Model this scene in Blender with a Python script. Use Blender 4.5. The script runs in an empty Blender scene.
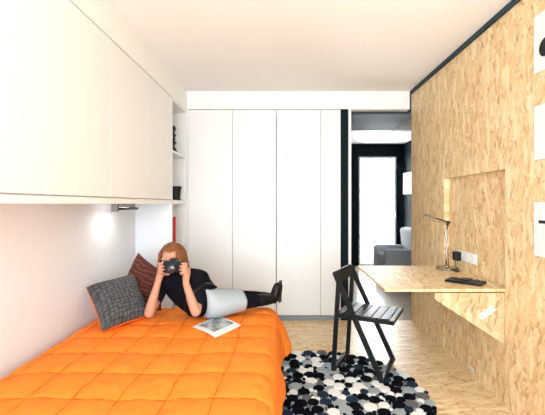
import bpy, bmesh, math, random
from mathutils import Vector, Matrix, noise
R = math.radians
random.seed(7)
scene = bpy.context.scene
col = scene.collection

# ---------------------------------------------------------------- camera
EYE = 1.27
cam_d = bpy.data.cameras.new('camera'); cam = bpy.data.objects.new('camera', cam_d); col.objects.link(cam)
cam.location = (0, 0, EYE); cam.rotation_euler = (R(90), 0, 0)
cam_d.sensor_width = 36; cam_d.lens = 36 * 370 / 545
cam_d.shift_x = -(284 - 272.5) / 545; cam_d.shift_y = -(207.5 - 204) / 545
cam_d.clip_start = 0.02
scene.camera = cam

# ---------------------------------------------------------------- world, light, exposure
w = bpy.data.worlds.new('world'); scene.world = w; w.use_nodes = True
bgn = w.node_tree.nodes['Background']
bgn.inputs['Color'].default_value = (0.93, 0.97, 1.0, 1); bgn.inputs['Strength'].default_value = 1.6

def area(name, loc, rot, sx, sy, power, colr=(1, 1, 1)):
    d = bpy.data.lights.new(name, 'AREA'); d.shape = 'RECTANGLE'; d.size = sx; d.size_y = sy
    d.energy = power; d.color = colr
    o = bpy.data.objects.new(name, d); col.objects.link(o); o.location = loc; o.rotation_euler = rot
    return o
# daylight through the big window behind the camera
area('window_daylight', (0.1, -1.70, 1.35), (R(101), 0, 0), 2.4, 2.1, 60, (0.80, 0.915, 1.0))
# daylight entering the far room
area('far_window_daylight', (1.92, 7.75, 1.2), (R(-90), 0, 0), 0.8, 2.1, 40, (0.95, 0.98, 1.0))
scene.view_settings.view_transform = 'Standard'
scene.view_settings.look = 'None'
scene.view_settings.gamma = 1
scene.view_settings.use_curve_mapping = False
scene.view_settings.exposure = 1.40

# ---------------------------------------------------------------- materials
def mat(name, c, rough=0.5, metal=0.0, spec=0.5, bump=0.0, bscale=60, var=0.0, coat=0, sheen=0, emit=None, es=0):
    m = bpy.data.materials.new(name); m.use_nodes = True
    nt = m.node_tree; b = nt.nodes['Principled BSDF']
    b.inputs['Base Color'].default_value = (*c, 1)
    b.inputs['Roughness'].default_value = rough; b.inputs['Metallic'].default_value = metal
    b.inputs['Specular IOR Level'].default_value = spec
    b.inputs['Coat Weight'].default_value = coat; b.inputs['Sheen Weight'].default_value = sheen
    if emit: b.inputs['Emission Color'].default_value = (*emit, 1); b.inputs['Emission Strength'].default_value = es
    tc = nt.nodes.new('ShaderNodeTexCoord'); n = nt.nodes.new('ShaderNodeTexNoise')
    n.inputs['Scale'].default_value = bscale; n.inputs['Detail'].default_value = 4
    nt.links.new(tc.outputs['Object'], n.inputs['Vector'])
    if var:
        mx = nt.nodes.new('ShaderNodeMix'); mx.data_type = 'RGBA'
        mx.inputs[6].default_value = (*[x * (1 - var) for x in c], 1); mx.inputs[7].default_value = (*[min(1, x * (1 + var)) for x in c], 1)
        nt.links.new(n.outputs['Fac'], mx.inputs[0]); nt.links.new(mx.outputs[2], b.inputs['Base Color'])
    if bump:
        bp = nt.nodes.new('ShaderNodeBump'); bp.inputs['Strength'].default_value = bump; bp.inputs['Distance'].default_value = 0.002
        nt.links.new(n.outputs['Fac'], bp.inputs['Height']); nt.links.new(bp.outputs['Normal'], b.inputs['Normal'])
    return m

def osb(name, plane, light=1.0, rough=0.5, bias=0.0):
    """strand board: flakes at several angles; plane picks the two coordinates of the face"""
    m = bpy.data.materials.new(name); m.use_nodes = True
    nt = m.node_tree; N = nt.nodes.new; L = nt.links.new
    b = nt.nodes['Principled BSDF']; b.inputs['Roughness'].default_value = rough
    tc = N('ShaderNodeTexCoord'); sp = N('ShaderNodeSeparateXYZ'); L(tc.outputs['Object'], sp.inputs[0])
    cb = N('ShaderNodeCombineXYZ')
    L(sp.outputs['XYZ'.index(plane[0])], cb.inputs[0]); L(sp.outputs['XYZ'.index(plane[1])], cb.inputs[1])
    wn = N('ShaderNodeTexNoise'); wn.inputs['Scale'].default_value = 9; wn.inputs['Detail'].default_value = 2
    L(cb.outputs[0], wn.inputs['Vector'])
    wm = N('ShaderNodeVectorMath'); wm.operation = 'SCALE'; wm.inputs['Scale'].default_value = 0.010
    L(wn.outputs['Color'], wm.inputs[0])
    ad = N('ShaderNodeVectorMath'); L(cb.outputs[0], ad.inputs[0]); L(wm.outputs[0], ad.inputs[1])
    def layer(ang, sc, seed):
        mp = N('ShaderNodeMapping'); mp.inputs['Rotation'].default_value = (0, 0, R(ang)); mp.inputs['Location'].default_value = (seed, seed * 1.7, 0)
        L(ad.outputs[0], mp.inputs['Vector'])
        m2 = N('ShaderNodeMapping'); m2.inputs['Scale'].default_value = (sc * 4.0, sc, 1); L(mp.outputs[0], m2.inputs['Vector'])
        v = N('ShaderNodeTexVoronoi'); v.voronoi_dimensions = '2D'; v.inputs['Scale'].default_value = 1; L(m2.outputs[0], v.inputs['Vector'])
        s = N('ShaderNodeSeparateColor'); L(v.outputs['Color'], s.inputs[0])
        m3 = N('ShaderNodeMapping'); m3.inputs['Scale'].default_value = (sc * 30, sc * 2.2, 1); L(mp.outputs[0], m3.inputs['Vector'])
        g = N('ShaderNodeTexNoise'); g.inputs['Scale'].default_value = 1; g.inputs['Detail'].default_value = 3; L(m3.outputs[0], g.inputs['Vector'])
        a = N('ShaderNodeMath'); a.operation = 'MULTIPLY_ADD'; L(g.outputs['Fac'], a.inputs[0]); a.inputs[1].default_value = 0.9; L(s.outputs[0], a.inputs[2])
        return a.outputs[0], s.outputs[1]
    val, _ = layer(0, 11, 0.0)
    for i, (ang, sc) in enumerate([(38, 13), (-33, 13), (80, 14), (12, 14), (-14, 12)]):
        v2, sel = layer(ang, sc, 3.1 * (i + 1))
        th = N('ShaderNodeMath'); th.operation = 'GREATER_THAN'; L(sel, th.inputs[0]); th.inputs[1].default_value = 0.62
        mx = N('ShaderNodeMix'); L(th.outputs[0], mx.inputs[0]); L(val, mx.inputs[2]); L(v2, mx.inputs[3])
        val = mx.outputs[0]
    nv = N('ShaderNodeMath'); nv.operation = 'MULTIPLY'; nv.inputs[1].default_value = 1 / 1.65; L(val, nv.inputs[0])
    rp = N('ShaderNodeValToRGB'); L(nv.outputs[0], rp.inputs[0])
    e = rp.color_ramp.elements
    def c(r, g, bb): return (min(1, r * light), min(1, g * light), min(1, bb * light), 1)
    e[0].position = 0.13; e[0].color = c(0.42, 0.20, 0.075)
    e[1].position = 0.85; e[1].color = c(0.77, 0.60, 0.37)
    for p, cc in ((0.27 - bias, c(0.60, 0.385, 0.165)), (0.42 - bias, c(0.68, 0.475, 0.238)), (0.66, c(0.72, 0.53, 0.29))):
        x = rp.color_ramp.elements.new(p); x.color = cc
    colr = rp.outputs[0]
    for ang, sc, lim, cc, am in ((20, 20, .965, c(0.36, 0.15, 0.05), .55), (-28, 17, .96, c(0.44, 0.22, 0.085), .5), (5, 8, .86, c(0.86, 0.70, 0.46), .6)):
        v3, s3 = layer(ang, sc, 41 + ang)
        th = N('ShaderNodeMath'); th.operation = 'GREATER_THAN'; L(s3, th.inputs[0]); th.inputs[1].default_value = lim
        tm = N('ShaderNodeMath'); tm.operation = 'MULTIPLY'; L(th.outputs[0], tm.inputs[0]); tm.inputs[1].default_value = am
        mx = N('ShaderNodeMix'); mx.data_type = 'RGBA'; L(tm.outputs[0], mx.inputs[0]); L(colr, mx.inputs[6]); mx.inputs[7].default_value = cc
        colr = mx.outputs[2]
    L(colr, b.inputs['Base Color'])
    bp = N('ShaderNodeBump'); bp.inputs['Strength'].default_value = 0.12; bp.inputs['Distance'].default_value = 0.002
    L(val, bp.inputs['Height']); L(bp.outputs[0], b.inputs['Normal'])
    return m

M = dict(
    white=mat('white_paint', (0.86, 0.85, 0.83), 0.55, bump=0.05, bscale=200),
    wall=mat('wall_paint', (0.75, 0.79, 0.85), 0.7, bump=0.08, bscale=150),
    ceil=mat('ceiling_paint', (0.90, 0.895, 0.885), 0.8, bump=0.05, bscale=150),
    lacquer=mat('white_lacquer', (0.80, 0.80, 0.795), 0.38, bump=0.02, bscale=90),
    gap=mat('dark_gap', (0.10, 0.10, 0.10), 0.8),
    slate=mat('slate_paint', (0.034, 0.056, 0.070), 0.7, spec=0.2, var=0.15, bscale=8),
    black=mat('black_wall_paint', (0.004, 0.010, 0.014), 0.7, spec=0.12),
    greyb=mat('grey_baseboard', (0.22, 0.25, 0.28), 0.5),
    osb_wall=osb('strand_board_wall', 'YZ', 1.10),
    osb_floor=osb('strand_board_floor', 'YX', 1.07, 0.34),
    osb_desk=osb('strand_board_desk', 'XY', 1.02, 0.5),
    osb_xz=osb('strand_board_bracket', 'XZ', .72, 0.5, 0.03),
    concrete=mat('far_floor', (0.34, 0.25, 0.17), 0.25, var=0.1, bscale=3),
    orange=mat('orange_quilt_cotton', (0.92, 0.228, 0.026), 0.7, spec=0.15, bump=0.3, bscale=45),
    seam_shade=mat('orange_stitching_shade', (0.60, 0.105, 0.001), 0.8, spec=0.1),  # stitched seams, coloured darker to stand in for shade in the creases
    sheet=mat('white_sheet', (0.8, 0.8, 0.8), 0.8),
    bedwood=mat('bed_base', (0.75, 0.73, 0.7), 0.6),
    knit=None, rust=None,
    blackwood=mat('black_lacquered_wood', (0.003, 0.007, 0.009), 0.42, spec=0.3),
    darkmetal=mat('dark_metal', (0.05, 0.05, 0.055), 0.35, 0.9),
    chrome=mat('chrome', (0.42, 0.39, 0.36), 0.2, 1.0),
    alu=mat('grey_aluminium', (0.28, 0.30, 0.31), 0.4, 0.5),
    led=mat('lamp_tube', (1, 1, 1), 0.5, emit=(1.0, 0.97, 0.88), es=5),
    plastic=mat('black_plastic', (0.006, 0.007, 0.010), 0.4, spec=0.25),
    plastic2=mat('dark_grey_plastic', (0.022, 0.024, 0.028), 0.4, spec=0.3),
    wplastic=mat('white_plastic', (0.85, 0.85, 0.84), 0.4),
    paper=mat('white_paper', (0.78, 0.79, 0.79), 0.6),
    skin=mat('skin', (0.50, 0.25, 0.165), 0.55, spec=0.3, var=0.06, bscale=20),
    hair=mat('ginger_hair', (0.20, 0.075, 0.028), 0.6, spec=0.2, var=0.5, bscale=40),
    cloth=mat('black_cotton', (0.005, 0.005, 0.009), 0.9, spec=0.1, bump=0.3, bscale=60),
    skirt=mat('pale_grey_denim', (0.36, 0.41, 0.44), 0.9, bump=0.3, bscale=70, var=0.15),
    boot=mat('black_leather', (0.004, 0.004, 0.006), 0.45, spec=0.25, bump=0.3, bscale=40),
    red=mat('red_cover', (0.68, 0.03, 0.03), 0.45),
    pot=mat('black_ceramic', (0.006, 0.006, 0.007), 0.5, spec=0.25),
    greyfab=mat('grey_upholstery', (0.40, 0.42, 0.44), 0.9, bump=0.3, bscale=80, var=0.15),
    eye=mat('eye_white', (0.8, 0.8, 0.8), 0.2), iris=mat('eye_iris', (0.05, 0.03, 0.02), 0.2),
    lip=mat('lips', (0.5, 0.14, 0.12), 0.4),
    glasslens=mat('lens_glass', (0.02, 0.02, 0.04), 0.05, coat=1),
    f_black=mat('felt_black', (0.003, 0.004, 0.007), 0.95, spec=0.05), f_navy=mat('felt_slate', (0.018, 0.032, 0.058), 0.95, spec=0.05),
    f_grey=mat('felt_grey', (0.13, 0.13, 0.13), 0.95, spec=0.05), f_light=mat('felt_light_grey', (0.33, 0.37, 0.40), 0.95, spec=0.05),
    f_white=mat('felt_white', (0.80, 0.80, 0.79), 0.95), f_base=mat('felt_backing', (0.38, 0.42, 0.45), 0.95),
    outside=mat('pale_balcony', (0.75, 0.77, 0.8), 0.8),
)
def two_tone(name, c1, c2, kind):
    m = bpy.data.materials.new(name); m.use_nodes = True; nt = m.node_tree; N = nt.nodes.new; L = nt.links.new
    b = nt.nodes['Principled BSDF']; b.inputs['Roughness'].default_value = 0.9
    uv = N('ShaderNodeUVMap')
    rp = N('ShaderNodeValToRGB'); rp.color_ramp.elements[0].color = (*c1, 1); rp.color_ramp.elements[1].color = (*c2, 1)
    if kind == 'knit':          # rows of chunky cable stitches
        mp = N('ShaderNodeMapping'); mp.inputs['Scale'].default_value = (12, 15, 1); L(uv.outputs[0], mp.inputs[0])
        v = N('ShaderNodeTexVoronoi'); v.inputs['Scale'].default_value = 1; v.inputs['Randomness'].default_value = 0.35; L(mp.outputs[0], v.inputs['Vector'])
        fac = v.outputs['Distance']; rp.color_ramp.elements[0].position = 0.15; rp.color_ramp.elements[1].position = 0.62
    elif kind == 'paisley':
        v = N('ShaderNodeTexWave'); v.wave_type = 'RINGS'; v.inputs['Scale'].default_value = 3; v.inputs['Distortion'].default_value = 9; v.inputs['Detail'].default_value = 2
        L(uv.outputs[0], v.inputs['Vector']); fac = v.outputs['Fac']
        rp.color_ramp.elements[0].position = 0.55; rp.color_ramp.elements[1].position = 0.95
    else:
        v = N('ShaderNodeTexNoise'); v.inputs['Scale'].default_value = 2.6; v.inputs['Detail'].default_value = 3
        L(uv.outputs[0], v.inputs['Vector']); fac = v.outputs['Fac']
        rp.color_ramp.elements[0].position = 0.42; rp.color_ramp.elements[1].position = 0.58
    L(fac, rp.inputs[0]); L(rp.outputs[0], b.inputs['Base Color'])
    if kind != 'print':
        bp = N('ShaderNodeBump'); bp.inputs['Strength'].default_value = 0.7; bp.inputs['Distance'].default_value = 0.006; bp.invert = kind == 'knit'
        L(fac, bp.inputs['Height']); L(bp.outputs[0], b.inputs['Normal'])
    return m
M['knit'] = two_tone('grey_knit', (0.115, 0.115, 0.115), (0.03, 0.034, 0.038), 'knit')
M['rust'] = two_tone('rust_velvet', (0.055, 0.009, 0.004), (0.15, 0.03, 0.013), 'paisley')
M['print'] = two_tone('printed_picture', (0.20, 0.23, 0.25), (0.50, 0.54, 0.55), 'print')

# ---------------------------------------------------------------- helpers
ORI = {}          # world origin of each parent, so that parts can be built in world coordinates
def tag(o, label=None, cat=None, group=None, kind=None):
    if label: o['label'] = label
    if cat: o['category'] = cat
    if group: o['group'] = group
    if kind: o['kind'] = kind
    return o
def thing(name, loc, label, cat, group=None, rz=0):
    o = bpy.data.objects.new(name, None); o.empty_display_size = 0.05; col.objects.link(o)
    o.location = loc; o.rotation_euler = (0, 0, rz)
    ORI[o.name] = Vector(loc)
    return tag(o, label, cat, group)
def obj(name, bm, m, parent=None, local=False, smooth=False, origin=None, label=None):
    """link bm (world coordinates unless local) as one mesh object; origin only for top-level ones"""
    bmesh.ops.recalc_face_normals(bm, faces=bm.faces)
    base = Vector((0, 0, 0))
    if parent is not None: base = ORI[parent.name]
    if not local and base.length: bmesh.ops.translate(bm, verts=bm.verts, vec=-base)
    if origin is not None: bmesh.ops.translate(bm, verts=bm.verts, vec=-Vector(origin))
    me = bpy.data.meshes.new(name); bm.to_mesh(me); bm.free()
    for x in (m if isinstance(m, (list, tuple)) else [m]): me.materials.append(M[x])
    if smooth: me.polygons.foreach_set('use_smooth', [True] * len(me.polygons))
    o = bpy.data.objects.new(name, me); col.objects.link(o)
    if parent is not None: o.parent = parent; ORI[o.name] = base
    elif origin is not None: o.location = origin; ORI[o.name] = Vector(origin)
    else: ORI[o.name] = Vector((0, 0, 0))
    if label: o['label'] = label
    return o
def struct(name, bm, m, **k):
    o = obj(name, bm, m, **k); o['kind'] = 'structure'; return o
def box(bm, x0, x1, y0, y1, z0, z1, bev=0.0, seg=1, mi=0):
    t = bmesh.new(); bmesh.ops.create_cube(t, size=1)
    for v in t.verts: v.co = Vector((x0 + (x1 - x0) * (v.co.x + .5), y0 + (y1 - y0) * (v.co.y + .5), z0 + (z1 - z0) * (v.co.z + .5)))
    if bev: bmesh.ops.bevel(t, geom=list(t.edges), offset=bev, segments=seg, affect='EDGES', profile=0.6)
    for f in t.faces: f.material_index = mi
    merge(bm, t); return bm
def merge(bm, t, mtx=None):
    if mtx is not None: t.transform(mtx)
    me = bpy.data.meshes.new('tmp'); t.to_mesh(me); t.free(); bm.from_mesh(me); bpy.data.meshes.remove(me)
def B(*a, **k): return box(bmesh.new(), *a, **k)
def tube(bm, pts, r, seg=10, cap=True, mi=0, square=None):
    """swept tube through pts; r float or list; square=(a,b) gives a rectangular section"""
    pts = [Vector(p) for p in pts]; n = len(pts)
    rr = r if isinstance(r, (list, tuple)) else [r] * n
    rings = []; prev = None
    for i, p in enumerate(pts):
        d = (pts[min(i + 1, n - 1)] - pts[max(i - 1, 0)]).normalized()
        up = prev if prev is not None else (Vector((0, 1, 0)) if abs(d.y) < 0.9 else Vector((1, 0, 0)))
        a = (up - d * up.dot(d)).normalized(); bb = d.cross(a).normalized(); prev = a
        if square:
            ring = [bm.verts.new(p + a * square[0] / 2 * sx + bb * square[1] / 2 * sy) for sx, sy in ((1, 1), (-1, 1), (-1, -1), (1, -1))]
        else:
            ring = [bm.verts.new(p + (a * math.cos(2 * math.pi * k / seg) + bb * math.sin(2 * math.pi * k / seg)) * rr[i]) for k in range(seg)]
        rings.append(ring)
    for i in range(n - 1):
        s = len(rings[i])
        for k in range(s):
            f = bm.faces.new((rings[i][k], rings[i][(k + 1) % s], rings[i + 1][(k + 1) % s], rings[i + 1][k])); f.material_index = mi
    if cap:
        for q in (rings[0], rings[-1][::-1]): f = bm.faces.new(q); f.material_index = mi
    return bm
def lathe(bm, prof, c, seg=32, mi=0, mtx=None):
    t = bmesh.new(); rings = []
    for r, z in prof:
        rings.append([t.verts.new((r * math.cos(2 * math.pi * k / seg), r * math.sin(2 * math.pi * k / seg), z)) for k in range(seg)])
    for i in range(len(prof) - 1):
        for k in range(seg):
            f = t.faces.new((rings[i][k], rings[i][(k + 1) % seg], rings[i + 1][(k + 1) % seg], rings[i + 1][k])); f.material_index = mi
    for q in (rings[0], rings[-1]):
        f = t.faces.new(q); f.material_index = mi
    bmesh.ops.recalc_face_normals(t, faces=t.faces)
    m = Matrix.Translation(c) if mtx is None else Matrix.Translation(c) @ mtx
    merge(bm, t, m); return bm
def ellip(bm, c, r, rot=None, sub=3):
    t = bmesh.new(); bmesh.ops.create_icosphere(t, subdivisions=sub, radius=1)
    m = Matrix.Translation(c) @ (rot.to_4x4() if rot is not None else Matrix.Identity(4)) @ Matrix.Diagonal((*r, 1))
    merge(bm, t, m); return bm
def prism(bm, poly, axis, a0, a1, mi=0):
    """extrude polygon (2-D) along axis between a0 and a1"""
    def P(u, v, a): return {'x': (a, u, v), 'y': (u, a, v), 'z': (u, v, a)}[axis]
    A = [bm.verts.new(P(u, v, a0)) for u, v in poly]; C = [bm.verts.new(P(u, v, a1)) for u, v in poly]
    fs = [bm.faces.new(A), bm.faces.new(C[::-1])]
    for i in range(len(poly)): fs.append(bm.faces.new((A[i], A[(i + 1) % len(poly)], C[(i + 1) % len(poly)], C[i])))
    for f in fs: f.material_index = mi
    return bm

# ================================================================ THE ROOM
XL, XR, XC = -1.41, 1.39, -1.06       # left wall, strand-board wall, cabinet fronts
YB, H, YR = 4.04, 2.50, -1.6          # wardrobe front plane, ceiling, wall behind the camera
HD = 2.305                            # underside of the header
RY0, RY1, RZ1 = 2.327, 3.217, 1.49    # desk recess

struct('floor', B(XL - .1, 1.5, YR - .1, 4.04, -0.1, 0), 'osb_floor')
struct('floor', B(0.2, 2.6, 4.04, 7.7, -0.1, -0.001), 'concrete')
struct('ceiling', B(XL - .1, 1.5, YR - .1, 4.3, H, H + .1), 'ceil')
struct('ceiling', B(0.2, 2.6, 4.3, 7.7, H, H + .1), 'white')
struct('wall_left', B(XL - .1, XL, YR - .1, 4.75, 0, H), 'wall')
bm = B(XC - .02, XC, 0.9, YB, 2.285, H); struct('wall_bulkhead', bm, 'white')
struct('wall_header', B(XC, 1.372, YB, YB + .1, HD, H), 'white')

# strand-board wall with the recess of the folding desk
bm = bmesh.new()
ZT = 2.464
box(bm, XR, XR + .045, YR, RY0, 0, ZT)
box(bm, XR, XR + .045, RY1, YB, 0, ZT)
box(bm, XR, XR + .045, RY0, RY1, RZ1, ZT)
box(bm, XR + .004, XR + .045, RY0, RY1, 0, 0.715)
box(bm, XR + .045, XR + .10, YR, YB, 0, ZT)
struct('wall_right', bm, 'osb_wall')
bm = B(XR - .018, XR + .10, YR, YB, ZT, H); box(bm, XR - .018, XR + .10, YB, YB + .06, HD, H)
struct('trim_ceiling', bm, 'slate')
# wall behind the camera with its big window
bm = bmesh.new()
box(bm, XL, -1.15, YR - .1, YR, 0, H); box(bm, 1.3, 1.5, YR - .1, YR, 0, H)
box(bm, -1.15, 1.3, YR - .1, YR, 0, .25); box(bm, -1.15, 1.3, YR - .1, YR, 2.42, H)
struct('wall_rear', bm, 'white')
# passage into the far room
struct('baseboard_back', B(XC, 0.62, YB - .002, YB + .01, 0, .052), 'greyb')
struct('trim_passage_black', B(0.622, 0.700, YB - .004, YB + .6, 0, HD), 'black')
struct('trim_passage_white', B(0.703, 0.733, YB - .006, YB + .6, 0, HD), 'lacquer')
struct('ceiling_passage', B(0.733, 1.49, YB + .1, 5.06, HD - .03, HD + .02), 'slate')
struct('wall_passage_top', B(0.733, 2.5, 5.06, 5.1, HD - .03, H), 'white')
struct('wall_back', B(XL, 0.733, 4.70, 4.75, 0, H), 'white')
YF = 7.58
bm = bmesh.new()
box(bm, 0.2, 1.535, YF, YF + .12, 0, H); box(bm, 2.305, 2.6, YF, YF + .12, 0, H); box(bm, 1.535, 2.305, YF, YF + .12, 2.245, H)
struct('wall_far', bm, 'black')
struct('wall_far_right', B(2.45, 2.6, 4.04, YF, 0, H), 'black')
struct('wall_far_left', B(0.2, 0.3, 4.75, YF, 0, H), 'black')
struct('wall_far_front', B(1.5, 2.45, 4.0, 4.1, 0, H), 'black')
# glazed balcony door at the end
d = bpy.data.objects.new('door_1', None); col.objects.link(d); d.location = (1.92, YF, 0); ORI[d.name] = Vector(d.location); d['kind'] = 'structure'
bm = bmesh.new()
box(bm, 1.535, 1.575, YF + .02, YF + .07, 0, 2.245, .003); box(bm, 2.265, 2.305, YF + .02, YF + .07, 0, 2.245, .003)
box(bm, 1.575, 2.265, YF + .02, YF + .07, 2.205, 2.245, .003); box(bm, 1.575, 2.265, YF + .02, YF + .07, 0, .05, .003)
obj('door_frame', bm, 'wplastic', d)
gm = bpy.data.materials.new('clear_glass'); gm.use_nodes = True
g = gm.node_tree.nodes['Principled BSDF']; g.inputs['Transmission Weight'].default_value = 1; g.inputs['Roughness'].default_value = 0; g.inputs['IOR'].default_value = 1.05
M['glass'] = gm
obj('pane', B(1.575, 2.265, YF + .04, YF + .046, .05, 2.205), 'glass', d)
bm = bmesh.new(); tube(bm, [(2.28, YF - .03, 1.0), (2.28, YF - .03, 1.14)], .008); tube(bm, [(2.28, YF + .02, 1.07), (2.28, YF - .03, 1.07)], .008)
obj('door_handle', bm, 'chrome', d)
struct('floor_balcony', B(0.5, 4.0, YF + .12, 9.2, -.12, -.02), 'outside')
# ================================================================ CABINETS
ys = [3.5 - .6175 * k for k in range(5)]
labs = ['white flat-front wall cabinet beside the open shelf niche, farthest from the viewer',
        'white flat-front wall cabinet above the grey cushion, second one from the shelf niche',
        'white flat-front wall cabinet above the middle of the bed, third one from the shelf niche',
        'white flat-front wall cabinet at the left edge of the photo, nearest to the viewer']
for i in range(4):
    y1, y0 = ys[i], ys[i + 1]
    t = thing('wall_cabinet', ((XL + XC) / 2, (y0 + y1) / 2, EYE + .002), labs[i], 'cabinet', 'white wall cabinets over the bed')
    bm = bmesh.new()
    box(bm, XL + .002, XC, y0 + .0005, y1 - .0005, EYE + .002, 1.306)      # bottom board, its edge shows under the door
    box(bm, XL + .002, XC - .02, y0 + .0005, y1 - .0005, 1.306, 2.28)
    obj('body', bm, 'lacquer', t)
    obj('door', B(XC - .018, XC, y0 + .0025, y1 - .0025, 1.313, 2.277, .001), 'lacquer', t)

# shelf unit at the end of the bed
t = thing('shelf_unit', ((XL + XC) / 2, 3.77, 0), 'tall white open shelf niche between the wall cabinets and the wardrobe', 'shelf')
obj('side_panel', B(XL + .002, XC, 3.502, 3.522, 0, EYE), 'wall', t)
obj('side_panel', B(XL + .002, XC, 3.502, 3.522, EYE, 2.283), 'lacquer', t)
obj('side_panel', B(XL + .002, XC - .002, YB - .022, YB - .002, 0, 2.283), 'lacquer', t)
obj('back_panel', B(XL + .002, XL + .012, 3.522, YB - .022, 0, 2.283), 'lacquer', t)
for z0, z1 in ((1.27, 1.308), (1.765, 1.787), (2.26, 2.283), (.835, .857), (.40, .422), (.03, .06)):
    obj('shelf', B(XL + .012, XC - .004, 3.522, YB - .022, z0, z1), 'lacquer', t)

# two built-in wardrobes
def wardrobe(x0, x1, seams, label, lock):
    t = thing('wardrobe', ((x0 + x1) / 2, YB + .3, 0), label, 'wardrobe')
    bm = bmesh.new()
    box(bm, x0, x1, YB + .021, YB + .58, .0, HD - .002)
    obj('body', bm, 'gap' if False else 'lacquer', t)
    obj('shadow_gap', B(x0 + .002, x1 - .002, YB + .012, YB + .021, .056, HD - .006), 'gap', t)
    xs = [x0] + seams + [x1]
    for i in range(len(xs) - 1):
        d = obj('door', B(xs[i] + .0022, xs[i + 1] - .0022, YB, YB + .012, .056, HD - .008, .001), 'lacquer', t)
        if lock and i == 0:
            bm = bmesh.new(); lathe(bm, [(.010, 0), (.010, .006), (.007, .008)], (xs[i + 1] - .004 if False else xs[-1] - .016, YB - .0, 1.775), 16, mtx=Matrix.Rotation(R(90), 4, 'X'))
            if len(xs) > 2: pass
            lk = bm
    obj('lock', lk, 'wplastic', t) if lock else None
    return t
wardrobe(-1.048, -.0875, [-.563], 'white two-door wardrobe beside the shelf niche, behind the reclining person', True)
wardrobe(-.0815, .620, [.400], 'white two-door wardrobe next to the black door jamb, behind the folding chair', False)
struct('trim_corner', B(XC, -1.050, YB, YB + .02, 0, HD), 'lacquer')

# under-cabinet lamp
t = thing('cabinet_lamp', (-1.24, 2.89, EYE - .05), 'small grey metal reading lamp under the wall cabinets above the grey cushion', 'lamp')
bm = bmesh.new(); box(bm, -1.283, -1.205, 2.775, 3.00, EYE - .026, EYE + .001, .003)
obj('housing', bm, 'alu', t)
obj('bracket', B(-1.285, -1.237, 2.75, 2.775, EYE - .058, EYE + .001, .003), 'alu', t)
bm = bmesh.new(); box(bm, -1.236, -1.190, 2.76, 3.03, EYE - .046, EYE - .027, .004)
obj('shade', bm, 'darkmetal', t)
bm = tube(bmesh.new(), [(-1.262, 2.778, EYE - .034), (-1.262, 2.995, EYE - .034)], .007, 10); obj('tube', bm, 'led', t, smooth=True)
ll = area('cabinet_lamp_light', (-1.262, 2.89, EYE - .062), (0, R(0), 0), .03, .21, 0.35, (1, .98, .92)); ll.parent = t; ll.location = Vector((-1.262, 2.89, EYE - .062)) - ORI[t.name]

# things in the shelf niche
bm = bmesh.new()
cx, cy, cz = -1.135, 3.70, 1.787
box(bm, cx - .05, cx + .06, cy - .03, cy + .03, cz, cz + .012, .002)
prism(bm, [(cx - .045, cz + .01), (cx - .005, cz + .01), (cx + .01, cz + .05), (cx + .03, cz + .01), (cx + .062, cz + .01), (cx + .035, cz + .07), (cx + .058, cz + .105), (cx + .02, cz + .118), (cx - .045, cz + .11)], 'y', cy - .022, cy + .022)
ellip(bm, (cx + .02, cy, cz + .138), (.032, .022, .024), Matrix.Rotation(R(25), 3, 'Y'), 2)
prism(bm, [(cx - .04, cz + .158), (cx + .045, cz + .155), (cx + .05, cz + .175), (cx + .036, cz + .2), (cx + .05, cz + .235), (cx + .04, cz + .262), (cx - .035, cz + .268)], 'y', cy - .024, cy + .024)
o = obj('sculpture', bm, 'pot', origin=(cx, cy, cz)); tag(o, 'small black stacked sculpture on the top shelf of the white niche', 'sculpture')
t = thing('plant_pot', (-1.127, 3.86, 1.308), 'small black pot with saucer on the middle shelf of the white niche', 'pot')
bm = lathe(bmesh.new(), [(.045, .0), (.050, .004), (.054, .016), (.050, .018)], (-1.127, 3.86, 1.308), 28); obj('saucer', bm, 'pot', t)
pr = [(.040, .010), (.047, .07), (.052, .12), (.056, .121), (.057, .145), (.052, .146), (.048, .10), (.046, .06), (.01, .05)]
bm = lathe(bmesh.new(), pr, (-1.127, 3.86, 1.308), 28); obj('pot', bm, 'pot', t)
t = thing('book', (-1.15, 3.66, .857), 'red book standing upright in the lower shelf of the white niche', 'book')
bm = bmesh.new(); box(bm, -1.200, -1.068, 3.62, 3.623, .857, 1.145); box(bm, -1.200, -1.068, 3.652, 3.655, .857, 1.145); box(bm, -1.071, -1.067, 3.62, 3.655, .857, 1.145)
obj('cover', bm, 'red', t); obj('pages', B(-1.195, -1.072, 3.6235, 3.6515, .86, 1.141), 'paper', t)

# ================================================================ BED
t = thing('bed', (-.66, 1.85, 0), 'low white bed under the orange quilt along the left wall', 'bed')
obj('base', B(-1.27, -.10, .72, 2.86, .08, .24, .01), 'bedwood', t)
obj('mattress', B(-1.28, -.085, .70, 2.875, .24, .425, .03, seg=3), 'sheet', t)
for x in (-1.2, -.56):
    for y in (.82, 2.76): obj('leg', B(x - .03, x + .03, y - .03, y + .03, 0, .08, .004), 'bedwood', t)

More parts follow.
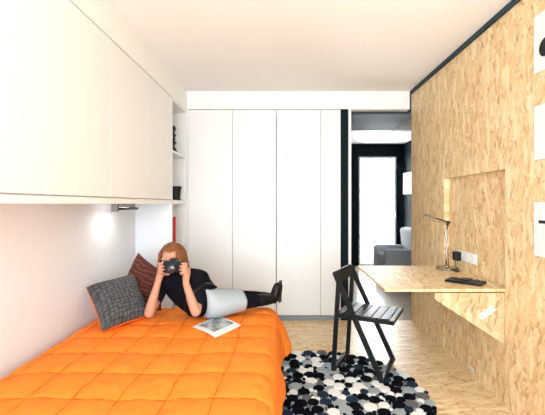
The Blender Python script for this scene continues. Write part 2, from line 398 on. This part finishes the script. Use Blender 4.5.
def quilt():
    XE, XW, ZT_ = -.080, -1.29, .438
    prof = []                                     # (x, z, distance along)
    for k in range(15):                           # slope down to the wall
        f = k / 14; prof.append((XL + .006 + (XW - XL - .006) * f, .322 + (ZT_ - .322) * math.sin(f * math.pi / 2) ** 0.9))
    n = 190
    for k in range(1, n + 1): prof.append((XW + (XE - .035 - XW) * k / n, ZT_))
    for k in range(1, 9):
        a = k / 8 * math.pi / 2; prof.append((XE - .035 + .045 * math.sin(a), ZT_ - .045 + .045 * math.cos(a)))
    for k in range(1, 24): prof.append((XE + .010 + .042 * k / 23, ZT_ - .045 - .26 * k / 23))
    Y0, Y1, Rr = .62, 2.87, .05
    vs = []; yy = []
    m = 300
    for j in range(m + 1): yy.append((Y0 + (Y1 - Y0) * j / m, 0))
    for k in range(1, 7):
        a = k / 6 * math.pi / 2; yy.append((Y1 + Rr * math.sin(a), Rr * (1 - math.cos(a))))
    for k in range(1, 18): yy.append((Y1 + Rr + .015 * k / 17, Rr + .23 * k / 17))
    bm = bmesh.new(); rows = []; seam = {}
    # arclength along the section measured from X=-.07
    s = [0]
    for i in range(1, len(prof)): s.append(s[-1] + math.dist(prof[i], prof[i - 1]))
    i0 = min(range(len(prof)), key=lambda i: abs(prof[i][0] + .075) + (0 if prof[i][1] > .43 else 1))
    s0 = s[i0]
    t_ = [0]
    for j in range(1, len(yy)): t_.append(t_[-1] + math.dist(yy[j], yy[j - 1]))
    for i, (x, z) in enumerate(prof):
        row = []
        for j, (y, dz) in enumerate(yy):
            u = (s[i] - s0) / .198; v = (t_[j] + Y0 - 1.548) / .238
            # lines wander a little
            u += .05 * math.sin(v * 1.3 + i * .01); v += .04 * math.sin(u * 1.7)
            a = abs(math.sin(math.pi * u)); b = abs(math.sin(math.pi * v))
            pf = .021 * (a ** .27) * (b ** .33)
            wr = .006 * noise.noise(Vector((x * 9, y * 9, 3))) + .003 * noise.noise(Vector((x * 30, y * 16, 1)))
            zz = z - dz if z > .15 else z
            zz = max(zz, .155 + .012 * math.sin(y * 11) + .01 * math.sin(x * 9))
            nx, nz, ny = 0, 1, 0
            if i > len(prof) - 32: q = min(1, (i - (len(prof) - 32)) / 9); nx, nz = math.sin(q * math.pi / 2), math.cos(q * math.pi / 2)
            if j > m: q = min(1, (j - m) / 6); ny = math.sin(q * math.pi / 2); nz *= math.cos(q * math.pi / 2); nx *= 1
            p = Vector((x + nx * (pf + wr), y + ny * (pf + wr), zz + nz * (pf + wr)))
            if i > len(prof) - 24:
                q = (i - (len(prof) - 24)) / 23; p.x += q * (.014 * math.sin(y * 9.3) + .008 * math.sin(y * 23))
                # the far corner bulges out where the quilt folds
                p.x += .050 * math.sin(q * 2.2) * math.exp(-((y - 2.86) / .15) ** 2)
            if i < 2: p.x = max(p.x, XL + .004)
            vt = bm.verts.new(p); seam[vt] = (a, b); row.append(vt)
        rows.append(row)
    for i in range(len(rows) - 1):
        for j in range(len(yy) - 1):
            q4 = (rows[i][j], rows[i + 1][j], rows[i + 1][j + 1], rows[i][j + 1]); f = bm.faces.new(q4)
            if sum(seam[v][0] for v in q4) / 4 < .058 or sum(seam[v][1] for v in q4) / 4 < .055: f.material_index = 1
    o = obj('quilt', bm, ['orange', 'seam_shade'], smooth=True, origin=(-.66, 1.85, .44))
    so = o.modifiers.new('thick', 'SOLIDIFY'); so.thickness = .008; so.offset = -1
    tag(o, 'bright orange squared quilt spread over the bed along the left wall', 'quilt')
quilt()

def pillow(name, c, th, mats, label, cat, n=26):
    BL, BR, TR, TL = [Vector(p) for p in c]
    N = (BR - BL).cross(TL - BL).normalized()
    bm = bmesh.new(); uvl = bm.loops.layers.uv.new('UVMap')
    fr, bk, uvs = {}, {}, {}
    for i in range(n + 1):
        for j in range(n + 1):
            u, v = i / n, j / n
            a, b = 2 * u - 1, 2 * v - 1
            pu = u + .045 * a * (b * b - 1) * -1 * -1; pv = v + .045 * b * (a * a - 1)
            pu = .5 + a / 2 * (1 - .06 * (1 - b * b)); pv = .5 + b / 2 * (1 - .06 * (1 - a * a))
            p = BL.lerp(BR, pu).lerp(TL.lerp(TR, pu), pv)
            h = th / 2 * (max(0, (1 - a ** 4)) * max(0, (1 - b ** 4))) ** .55
            e = i in (0, n) or j in (0, n)
            fr[i, j] = bm.verts.new(p + N * h); uvs[fr[i, j]] = (u, v)
            bk[i, j] = fr[i, j] if e else bm.verts.new(p - N * h); uvs[bk[i, j]] = (u, v)
    for i in range(n):
        for j in range(n):
            for dct, mi in ((fr, 0), (bk, 1)):
                f = bm.faces.new((dct[i, j], dct[i + 1, j], dct[i + 1, j + 1], dct[i, j + 1])); f.material_index = mi
                for l in f.loops: l[uvl].uv = uvs[l.vert]
    cen = (BL + BR + TR + TL) / 4
    cen.z = min(BL.z, BR.z) - .01
    o = obj(name, bm, mats, smooth=True, origin=tuple(cen)); tag(o, label, cat, 'cushions by the wall')
    return o
pillow('cushion', [(-1.115, 2.27, .485), (-.945, 2.61, .485), (-1.135, 2.80, .735), (-1.385, 2.585, .690)], .15, ['knit', 'orange'],
       'square grey knitted cushion with orange back leaning on the left wall', 'cushion')
pillow('cushion', [(-1.30, 2.80, .485), (-.90, 2.72, .485), (-.93, 2.86, .745), (-1.19, 3.02, .875)], .13, ['rust', 'rust'],
       'dark rust-red patterned cushion half hidden behind the grey knitted one', 'cushion')

# magazine
t = thing('magazine', (-.445, 2.43, .458), 'open white magazine with a grey picture lying on the orange quilt', 'magazine')
L0, T0, R0, B0 = Vector((-.60, 2.42)), Vector((-.475, 2.63)), Vector((-.285, 2.44)), Vector((-.415, 2.235))
def sheet(m0, m1, n0, n1, z, th, n=12):
    bm = bmesh.new(); uvl = bm.loops.layers.uv.new('UVMap'); g, g2 = {}, {}
    for i in range(n + 1):
        for j in range(n + 1):
            u = m0 + (m1 - m0) * i / n; v = n0 + (n1 - n0) * j / n
            p = L0.lerp(T0, v).lerp(B0.lerp(R0, v), u)
            zz = z + .008 * abs(math.sin(math.pi * u)) + .004 * v
            g[i, j] = bm.verts.new((p.x, p.y, zz + th)); g2[i, j] = bm.verts.new((p.x, p.y, zz))
    for i in range(n):
        for j in range(n):
            f = bm.faces.new((g[i, j], g[i + 1, j], g[i + 1, j + 1], g[i, j + 1]))
            for l, (a, b) in zip(f.loops, ((i, j), (i + 1, j), (i + 1, j + 1), (i, j + 1))): l[uvl].uv = (a / n, b / n)
            bm.faces.new((g2[i, j], g2[i, j + 1], g2[i + 1, j + 1], g2[i + 1, j]))
    for i in range(n):
        bm.faces.new((g[i, 0], g2[i, 0], g2[i + 1, 0], g[i + 1, 0])); bm.faces.new((g[i, n], g[i + 1, n], g2[i + 1, n], g2[i, n]))
        bm.faces.new((g[0, i], g[0, i + 1], g2[0, i + 1], g2[0, i])); bm.faces.new((g[n, i], g2[n, i], g2[n, i + 1], g[n, i + 1]))
    return bm
obj('pages', sheet(0, 1, 0, 1, .462, .006), 'paper', t, smooth=False)
obj('printed_picture', sheet(.10, .80, .14, .92, .4685, .0008), 'print', t, label='grey printed picture')

# ================================================================ PERSON
def skinmesh(chains, sub=2):
    """chains: list of (list of (co, r)), each its own skinned chain; returns bmesh of the evaluated surface"""
    out = bmesh.new()
    for ch in chains:
        verts, edges, rad = ch
        me = bpy.data.meshes.new('tmp'); me.from_pydata([tuple(v) for v in verts], edges, [])
        o = bpy.data.objects.new('tmp', me); col.objects.link(o)
        o.modifiers.new('s', 'SKIN'); sl = me.skin_vertices[0].data
        for i, r in enumerate(rad): sl[i].radius = (r, r) if not isinstance(r, tuple) else r
        sl[0].use_root = True
        ss = o.modifiers.new('u', 'SUBSURF'); ss.levels = sub; ss.render_levels = sub
        dg = bpy.context.evaluated_depsgraph_get(); dg.update()
        ev = o.evaluated_get(dg); m2 = bpy.data.meshes.new_from_object(ev)
        out.from_mesh(m2)
        bpy.data.meshes.remove(m2); bpy.data.objects.remove(o); bpy.data.meshes.remove(me)
    return out
def chain(*pr): return ([p for p, r in pr], [(i, i + 1) for i in range(len(pr) - 1)], [r for p, r in pr])
V = Vector
hip, sp1, chest, neck = V((-.555, 2.60, .575)), V((-.64, 2.67, .625)), V((-.725, 2.72, .69)), V((-.785, 2.73, .775))
head = V((-.815, 2.695, .865))
shA, elA, wrA = V((-.885, 2.69, .705)), V((-.912, 2.485, .515)), V((-.858, 2.515, .735))
shB, elB, wrB = V((-.625, 2.66, .725)), V((-.585, 2.475, .525)), V((-.668, 2.515, .735))
hpA, knA, anA = V((-.50, 2.59, .56)), V((-.315, 2.70, .555)), V((-.085, 2.86, .535))
hpB, knB, anB = V((-.52, 2.68, .565)), V((-.30, 2.79, .565)), V((-.075, 2.925, .53))
torso = ([hip, sp1, chest, neck, head - V((0, -.01, .02)), shA, elA, wrA, shB, elB, wrB, hpA, knA, anA, hpB, knB, anB,
          shA.lerp(elA, .5), elA.lerp(wrA, .35), shB.lerp(elB, .5), elB.lerp(wrB, .35)],
         [(0, 1), (1, 2), (2, 3), (3, 4), (2, 5), (5, 17), (17, 6), (6, 18), (18, 7), (2, 8), (8, 19), (19, 9), (9, 20), (20, 10), (0, 11), (11, 12), (12, 13), (0, 14), (14, 15), (15, 16)],
         [.105, .090, .090, .044, .05, .052, .036, .023, .052, .036, .023, .070, .050, .034, .070, .050, .034, .043, .035, .043, .035])
CAMC = V((-.765, 2.565, .838))      # centre of the camera held to the face
def hand(wr, el, side):
    """side -1: fingers wrap the camera's left (image) end, +1 the right end"""
    palm = V((CAMC.x + side * .088, CAMC.y + .012, CAMC.z - .035))
    ch = [chain((wr.lerp(el, .28), .027), (wr, .0245), (wr.lerp(palm, .45), (.026)), (palm, .032), (palm + V((-side * .004, 0, .03)), .026))]
    ln = [.9, 1.0, .95, .75]
    for k in range(4):
        base = palm + V((side * .006, -.012, -.012 + .021 * k))
        k1 = base + V((side * .004, -.028, .006)); 
        k2 = k1 + V((-side * .028, -.014, .004)) * ln[k]; k3 = k2 + V((-side * .024, .006, .002)) * ln[k]
        ch.append(chain((base, .0098), (k1, .0094), (k2, .0085), (k3, .0072)))
    th0 = palm + V((-side * .004, .012, -.02)); th1 = th0 + V((-side * .026, .006, -.006)); th2 = th1 + V((-side * .026, -.006, .006))
    ch.append(chain((th0, .0125), (th1, .0105), (th2, .0085)))
    return ch
PER = thing('person', (-.56, 2.66, .455), 'ginger-haired person in black top and pale skirt reclining on the orange bed', 'person')
bm = skinmesh([torso] + hand(wrA, elA, -1) + hand(wrB, elB, 1))
# the head in its own frame: face towards local -Y
HR = Matrix.Rotation(R(-10), 3, 'Z') @ Matrix.Rotation(R(6), 3, 'X')
def hp(x, y, z): return head + HR @ V((x, y, z))
ellip(bm, hp(0, .012, .022), (.073, .089, .088), HR, 4)
ellip(bm, hp(0, -.022, -.045), (.054, .062, .062), HR, 3)
ellip(bm, hp(0, -.055, -.088), (.024, .022, .018), HR, 3)
ellip(bm, hp(0, -.088, -.018), (.011, .018, .024), HR, 3)
ellip(bm, hp(0, -.094, -.030), (.015, .014, .010), HR, 3)
ellip(bm, hp(0, -.080, -.058), (.023, .012, .009), HR, 3)
ellip(bm, hp(0, -.070, .020), (.052, .018, .012), HR, 3)
for s in (-1, 1):
    ellip(bm, hp(s * .075, .008, -.008), (.009, .018, .030), HR, 3)
    ellip(bm, hp(s * .036, -.062, -.030), (.022, .020, .020), HR, 3)
body = obj('body', bm, 'skin', PER, smooth=True)
rm = body.modifiers.new('r', 'REMESH'); rm.mode = 'VOXEL'; rm.voxel_size = .0042; rm.use_smooth_shade = True
sm = body.modifiers.new('sm', 'SMOOTH'); sm.factor = .5; sm.iterations = 2
for s in (-1, 1):
    e = obj('eye', ellip(bmesh.new(), hp(s * .030, -.072, -.002), (.012, .012, .009), HR, 3), 'eye', PER, smooth=True)
    obj('iris', ellip(bmesh.new(), hp(s * .030, -.0815, -.002), (.005, .003, .005), HR, 2), 'iris', e, smooth=True)
obj('lips', ellip(bmesh.new(), hp(0, -.0895, -.058), (.021, .006, .006), HR, 3), 'lip', PER, smooth=True)
# hair: skull cap plus falling locks
bm = bmesh.new()
t2 = bmesh.new(); bmesh.ops.create_icosphere(t2, subdivisions=4, radius=1)
dele = [v for v in t2.verts if (v.co.y < -.35 and v.co.z < .42) or v.co.z < -.75]
bmesh.ops.delete(t2, geom=dele, context='VERTS')
for v in t2.verts:
    k = 1 + .03 * math.sin(22 * math.atan2(v.co.x, v.co.y) + 3 * v.co.z)
    v.co = Vector((v.co.x * .086 * k, v.co.y * .103 * k + .012, v.co.z * .100 * k + .026))
bmesh.ops.transform(t2, matrix=Matrix.Translation(head) @ HR.to_4x4(), verts=t2.verts)
merge(bm, t2)
rnd = random.Random(3)
for k in range(90):
    a = R(rnd.uniform(-35, 215)) ; # around the back and the sides
    cx_, cy_ = math.cos(a), math.sin(a)
    L = rnd.uniform(.10, .19)
    p0 = hp(cx_ * .05, cy_ * .06 + .012, .105)
    p1 = hp(cx_ * .084, cy_ * .10 + .012, .05)
    p2 = hp(cx_ * .094, cy_ * .108 + .012, -.02)
    p3 = hp(cx_ * (.095 + rnd.uniform(-.01, .02)), cy_ * .112 + .008, -.02 - L * .55)
    p4 = hp(cx_ * (.088 + rnd.uniform(-.02, .03)), cy_ * .10 - .01, -.02 - L)
    tube(bm, [p0, p1, p2, p3, p4], [.006, .012, .013, .011, .003], 6)
obj('hair', bm, 'hair', PER, smooth=True)
# black top
shA2, shB2 = shA.lerp(elA, .62), shB.lerp(elB, .62)
top = ([hip.lerp(sp1, -.6), sp1, chest, neck - V((0, 0, .008)), shA, shA.lerp(elA, .5), shA2, shB, shB.lerp(elB, .5), shB2],
       [(0, 1), (1, 2), (2, 3), (2, 4), (4, 5), (5, 6), (2, 7), (7, 8), (8, 9)],
       [.150, .138, .136, .070, .070, .056, .050, .070, .056, .050])
o = obj('top', skinmesh([top]), 'cloth', PER, smooth=True)
# pale skirt around hips and thighs
def loop_surface(rings, n=28, cap=False):
    bm = bmesh.new(); R_ = []
    for c, ax, ra, rb, wv in rings:
        ax = ax.normalized(); u = ax.cross(V((0, 0, 1))).normalized(); vv = u.cross(ax).normalized()
        R_.append([bm.verts.new(c + u * (ra + wv * math.sin(7 * 2 * math.pi * k / n)) * math.cos(2 * math.pi * k / n) + vv * (rb + wv * math.sin(5 * 2 * math.pi * k / n)) * math.sin(2 * math.pi * k / n)) for k in range(n)])
    for i in range(len(R_) - 1):
        for k in range(n): bm.faces.new((R_[i][k], R_[i][(k + 1) % n], R_[i + 1][(k + 1) % n], R_[i + 1][k]))
    return bm
mh = (hpA + hpB) / 2; mk = (knA + knB) / 2; ax = mk - mh
bm = loop_surface([(hip.lerp(sp1, .40), ax, .135, .112, 0), (hip, ax, .158, .112, 0), (mh.lerp(mk, .25), ax, .150, .098, .002), (mh.lerp(mk, .6), ax, .132, .084, .003), (mh.lerp(mk, .98), ax, .120, .078, .004)])
o = obj('skirt', bm, 'skirt', PER, smooth=True); q = o.modifiers.new('t', 'SOLIDIFY'); q.thickness = .006; q = o.modifiers.new('s', 'SUBSURF'); q.levels = 1; q.render_levels = 1
# belt
bm = loop_surface([(hip.lerp(sp1, .22), sp1 - hip, .140, .132, 0), (hip.lerp(sp1, .50), sp1 - hip, .138, .130, 0)])
o = obj('belt', bm, 'boot', PER, smooth=True); q = o.modifiers.new('t', 'SOLIDIFY'); q.thickness = .006
# leggings + boots
for kn, an, hpx in ((knA, anA, hpA), (knB, anB, hpB)):
    lg = skinmesh([chain((hpx.lerp(kn, .5), .066), (kn, .058), (kn.lerp(an, .45), .052), (kn.lerp(an, .62), .045))])
    obj('legging', lg, 'cloth', PER, smooth=True)
    d = (an - kn).normalized()
    toe = an + d * .035 + V((.010, .004, .125))
    bt = skinmesh([chain((kn.lerp(an, .35), .056), (kn.lerp(an, .7), .049), (an, .043), (an + d * .022 + V((0, 0, .035)), .042), (an + d * .03 + V((.006, 0, .085)), .036), (toe, .027)),
                   chain((an, .040), (an + d * .035 - V((0, 0, .018)), .030))])
    b_ = obj('boot', bt, 'boot', PER, smooth=True)
    s0, s1 = an + d * .058 - V((0, 0, .028)), toe + d * .016
    bm = tube(bmesh.new(), [s0, s0.lerp(s1, .35), s0.lerp(s1, .75), s1 + V((0, 0, .01))], 0, square=(.052, .012))
    obj('sole', bm, 'plastic', b_)

# camera held to the face
t = thing('handheld_camera', tuple(CAMC - V((0, 0, .045))), 'black camera held in both hands in front of the reclining person\'s face', 'camera')
bm = box(bmesh.new(), CAMC.x - .068, CAMC.x + .068, CAMC.y - .022, CAMC.y + .022, CAMC.z - .042, CAMC.z + .036, .008, 2)
prism(bm, [(CAMC.x - .026, CAMC.z + .034), (CAMC.x + .026, CAMC.z + .034), (CAMC.x + .016, CAMC.z + .056), (CAMC.x - .016, CAMC.z + .056)], 'y', CAMC.y - .02, CAMC.y + .018)
obj('camera_body', bm, 'plastic', t)
rx = Matrix.Rotation(R(90), 4, 'X')
l = obj('lens', lathe(bmesh.new(), [(.034, 0), (.034, .012), (.031, .014), (.031, .045), (.033, .047), (.033, .058), (.028, .06), (.026, .052)], (CAMC.x, CAMC.y - .02, CAMC.z - .004), 28, mtx=rx), 'plastic2', t)
obj('lens_glass', ellip(bmesh.new(), (CAMC.x, CAMC.y - .070, CAMC.z - .004), (.025, .006, .025)), 'glasslens', l, smooth=True)
obj('shutter_button', lathe(bmesh.new(), [(.007, 0), (.007, .005), (.005, .006)], (CAMC.x + .045, CAMC.y, CAMC.z + .036), 14), 'chrome', t)

# ================================================================ RUG
RC, RR = V((.24, 2.45)), .715
def rug():
    pts = []; rnd = random.Random(11)
    def ok(x, y, r):
        return math.hypot(x - RC.x, y - RC.y) < RR - r * .4 and all((x - a) ** 2 + (y - b) ** 2 > (r + q) ** 2 * .90 for a, b, q in pts)
    for r, n in ((.041, 2500), (.036, 4000), (.029, 6000), (.022, 8000), (.015, 9000), (.011, 9000)):
        for _ in range(n):
            a = rnd.uniform(0, 2 * math.pi); d = RR * math.sqrt(rnd.random()); x, y = RC.x + d * math.cos(a), RC.y + d * math.sin(a)
            rr = r * rnd.uniform(.94, 1.06)
            if ok(x, y, rr): pts.append((x, y, rr))
    bm = bmesh.new()
    lathe(bm, [(RR - .012, .0005), (RR - .012, .006), (RR - .02, .007)], (RC.x, RC.y, 0), 72, mi=0)
    for x, y, r in pts:
        mi = rnd.choices([1, 2, 3, 4, 5], [46, 14, 5, 13, 22])[0]
        h = .016 + rnd.uniform(0, .002); n = 10; off = rnd.random()
        rs = []
        for (rr, z) in ((r * 1.0, .006), (r * 1.02, h * .75), (r * .94, h), ):
            rs.append([bm.verts.new((x + rr * math.cos(2 * math.pi * (k + off) / n), y + rr * math.sin(2 * math.pi * (k + off) / n), z)) for k in range(n)])
        for i in range(2):
            for k in range(n): bm.faces.new((rs[i][k], rs[i][(k + 1) % n], rs[i + 1][(k + 1) % n], rs[i + 1][k])).material_index = mi
        bm.faces.new(rs[2]).material_index = mi
    o = obj('rug', bm, ['f_base', 'f_black', 'f_navy', 'f_grey', 'f_light', 'f_white'], origin=(RC.x, RC.y, 0))
    tag(o, 'round rug of black, grey and white felt discs beneath the folding chair', 'rug')
rug()

# ================================================================ FOLDING CHAIR
t = thing('folding_chair', (.634, 2.845, .018), 'black wooden folding chair standing on the round rug by the desk', 'chair', rz=R(-27))
def lobj(n, bm, m, p, **k): return obj(n, bm, m, p, local=True, **k)
W = .205
for s in (-1, 1):
    bm = tube(bmesh.new(), [(.165, s * W, .004), (-.185, s * (W - .008), .735)], 0, square=(.020, .036)); lobj('leg', bm, 'blackwood', t)
for s in (-1, 1):
    bm = tube(bmesh.new(), [(-.205, s * (W - .028), .004), (-.165, s * (W - .028), .66)], 0, square=(.018, .032)); lobj('leg', bm, 'blackwood', t)
bm = tube(bmesh.new(), [(.160, -W - .008, .014), (.160, W + .008, .014)], 0, square=(.028, .028)); lobj('stretcher', bm, 'blackwood', t)
bm = tube(bmesh.new(), [(-.204, -W + .022, .014), (-.204, W - .022, .014)], 0, square=(.028, .028)); lobj('stretcher', bm, 'blackwood', t)
bm = box(bmesh.new(), -.010, .010, -W, W, -.045, .045, .004); bmesh.ops.transform(bm, matrix=Matrix.Translation((-.178, 0, .705)) @ Matrix.Rotation(R(-25), 4, 'Y'), verts=bm.verts)
lobj('backrest', bm, 'blackwood', t)
bm = bmesh.new(); zs = .435
box(bm, -.19, .235, -W + .012, -W + .040, zs - .028, zs, .003); box(bm, -.19, .235, W - .040, W - .012, zs - .028, zs, .003)
box(bm, .205, .242, -W + .012, W - .012, zs - .028, zs + .002, .004)
for k in range(6):
    x = -.185 + k * .066; box(bm, x, x + .062, -W + .030, W - .030, zs - .006, zs + .005, .003)
lobj('seat', bm, 'blackwood', t)
lobj('pivot_rod', tube(bmesh.new(), [(-.185, -W + .01, zs - .02), (-.185, W - .01, zs - .02)], .006, 10), 'darkmetal', t)
lobj('pivot_rod', tube(bmesh.new(), [(-.040, -W - .006, .43 - .0), (-.040, W + .006, .43)], .006, 10), 'darkmetal', t) if False else None

# ================================================================ DESK
ZD = .735
t = thing('fold_down_desk', (XR, 2.77, 0), 'fold-down strand-board desktop hinged in the recess of the right wall', 'desk')
obj('desktop', B(XR - .755, XR + .043, RY0 + .003, RY1 - .003, ZD - .018, ZD, .0012), 'osb_desk', t)
br = prism(bmesh.new(), [(XR - .440, ZD - .026), (XR + .003, ZD - .026), (XR + .003, ZD - .345), (XR - .01, ZD - .345), (XR - .425, ZD - .075), (XR - .440, ZD - .060)], 'y', RY0 + .006, RY0 + .024)
b_ = obj('bracket', br, 'osb_xz', t)
obj('stamp', prism(bmesh.new(), [(XR - .165, ZD - .165), (XR - .145, ZD - .195), (XR - .055, ZD - .135), (XR - .075, ZD - .105)], 'y', RY0 + .0052, RY0 + .0062), 'paper', b_, label='pale worn stamp')
bm = tube(bmesh.new(), [(XR - .002, RY0 + .03, ZD - .32), (XR - .002, RY0 + .03, ZD - .05)], .005, 8); obj('hinge', bm, 'darkmetal', t)

# desk lamp
LX, LY = 1.338, 3.04
t = thing('desk_lamp', (LX, LY, ZD), 'slim chrome desk lamp with round base on the fold-down desk', 'lamp')
obj('base', lathe(bmesh.new(), [(.088, 0), (.092, .004), (.092, .014), (.086, .018), (.02, .020), (.016, .030)], (LX, LY, ZD), 40), 'chrome', t, smooth=False)
bm = tube(bmesh.new(), [(LX - .005, LY, ZD + .02), (LX - .006, LY, ZD + .10), (LX + .004, LY, ZD + .20), (LX - .010, LY, ZD + .30), (LX + .004, LY, ZD + .375)], .0065, 10)
tube(bm, [(LX + .012, LY, ZD + .02), (LX + .010, LY, ZD + .18), (LX - .002, LY, ZD + .28), (LX + .014, LY, ZD + .375)], .0035, 8)
obj('stem', bm, 'chrome', t, smooth=True)
obj('joint', lathe(bmesh.new(), [(.011, -.014), (.013, -.01), (.013, .01), (.011, .014)], (LX + .010, LY, ZD + .385), 16, mtx=Matrix.Rotation(R(90), 4, 'X')), 'darkmetal', t)
a0, a1 = V((LX + .028, LY, ZD + .382)), V((LX - .185, LY - .02, ZD + .445))
obj('arm', tube(bmesh.new(), [a0, a1], 0, square=(.018, .011)), 'darkmetal', t)
bm = tube(bmesh.new(), [a0.lerp(a1, .12) - V((0, 0, .010)), a0.lerp(a1, .80) - V((0, 0, .030))], 0, square=(.008, .005)); obj('arm', bm, 'chrome', t)
bm = tube(bmesh.new(), [a0.lerp(a1, .60) - V((0, 0, .004)), a1 - V((0, 0, .002))], 0, square=(.044, .016)); obj('lamp_head', bm, 'chrome', t)

# socket strip, charger, cable, black case
t = thing('socket_strip', (XR + .045, 2.88, .83), 'white triple power socket plate on the strand-board wall behind the desk', 'socket')
XS = XR + .045
obj('plate', B(XS - .010, XS, 2.745, 3.035, .815, .895, .003), 'wplastic', t)
for k in range(3):
    y = 2.80 + .09 * k
    bm = lathe(bmesh.new(), [(.030, 0), (.030, .003), (.024, .003), (.022, .0012)], (XS - .010, y, .855), 24, mtx=Matrix.Rotation(R(-90), 4, 'Y')); obj('socket', bm, 'wplastic', t)
bm = box(bmesh.new(), XS - .062, XS - .0135, 3.02 - .055, 3.02 + .0, .815, .885, .005, 2)
o = obj('charger', bm, 'plastic', origin=(XS - .04, 2.99, .815)); tag(o, 'black plug-in charger in the white wall socket behind the desk', 'charger')
bm = tube(bmesh.new(), [(XS - .05, 2.985, .820), (XS - .055, 2.975, .775), (XS - .05, 2.95, .742), (XS - .065, 2.90, .7395), (XS - .10, 2.90, .7395), (LX + .06, 2.945, .7400)], .0028, 8)
o = obj('cable', bm, 'plastic', smooth=True, origin=(XS - .05, 2.95, ZD)); tag(o, 'thin black cable running from the charger to the desk lamp', 'cable')

t = thing('zip_case', (1.235, 2.52, ZD), 'flat black case with small pieces on its lid near the desk front', 'case', rz=R(-42))
bm = box(bmesh.new(), -.115, .115, -.068, .068, 0, .016, .005, 2); lobj('case', bm, 'plastic', t)
bm = box(bmesh.new(), -.030, .030, -.020, .062, .016, .024, .003); lobj('strap', bm, 'plastic2', t)
for x, y in ((-.07, .01), (.07, -.005), (.065, .035)):
    lobj('button', lathe(bmesh.new(), [(.016, .015), (.016, .021), (.012, .023)], (x, y, 0), 18), 'plastic2', t)

# ================================================================ WALL PANELS at the right edge
def panel(z0, z1, label, mark, p0=2.045, p1=1.745):
    t = thing('wall_panel', (XR, (p0 + p1) / 2, z0), label, 'sign', 'white panels on the strand-board wall')
    obj('board', B(XR - .010, XR, p1, p0, z0, z1, .001), 'paper', t)
    if mark == 'dot':
        bm = lathe(bmesh.new(), [(.05, 0), (.05, .0008)], (XR - .010, 1.952, (z0 + z1) / 2 - .04), 32, mtx=Matrix.Rotation(R(-90), 4, 'Y'))
        obj('printed_mark', bm, 'plastic', t, label='black round mark')
    if mark == 'dash':
        obj('printed_mark', B(XR - .0108, XR - .010, 1.84, 2.005, z1 - .115, z1 - .098), 'plastic', t, label='black printed line')
panel(1.985, 2.300, 'white square sign with a round black mark, topmost of three at the right edge', 'dot')
panel(1.510, 1.805, 'blank white square sign, middle of three at the right edge', None)
panel(.985, 1.280, 'white square sign with a black line, lowest of three at the right edge', 'dash')
bm = B(XR + .0032, XR + .0042, 2.71, 2.79, .035, .058)
o = obj('sticker', bm, 'paper', origin=(XR + .0032, 2.75, .035)); tag(o, 'pale sticker low on the strand-board wall under the desk', 'sticker')

# ================================================================ FAR ROOM
t = thing('armchair', (2.02, 6.35, 0), 'grey upholstered armchair in the far room in front of the glazed door', 'armchair')
bm = box(bmesh.new(), 1.66, 2.36, 5.95, 6.65, .10, .42, .05, 4); obj('seat', bm, 'greyfab', t, smooth=True)
bm = box(bmesh.new(), 2.22, 2.42, 5.95, 6.75, .12, .86, .08, 5); bmesh.ops.rotate(bm, verts=bm.verts, cent=(2.3, 6.3, .1), matrix=Matrix.Rotation(R(-6), 3, 'Y')); bmesh.ops.translate(bm, verts=bm.verts, vec=(-.05, 0, 0)); obj('backrest', bm, 'greyfab', t, smooth=True)
for y in (5.93, 6.60):
    bm = box(bmesh.new(), 1.62, 2.3, y, y + .16, .10, .54, .07, 5); obj('armrest', bm, 'greyfab', t, smooth=True)
for x in (1.72, 2.2):
    for y in (6.03, 6.6): obj('leg', lathe(bmesh.new(), [(.014, 0), (.02, .12)], (x, y, 0), 12), 'blackwood', t)
o = thing('wall_box', (2.37, 6.85, 1.46), 'white box-shaped cabinet hung on the black wall of the far room', 'cabinet')
obj('body', B(2.32, 2.449, 6.40, 7.15, 1.46, 1.86, .004), 'white', o); obj('door', B(2.302, 2.318, 6.402, 7.148, 1.462, 1.858, .002), 'white', o)
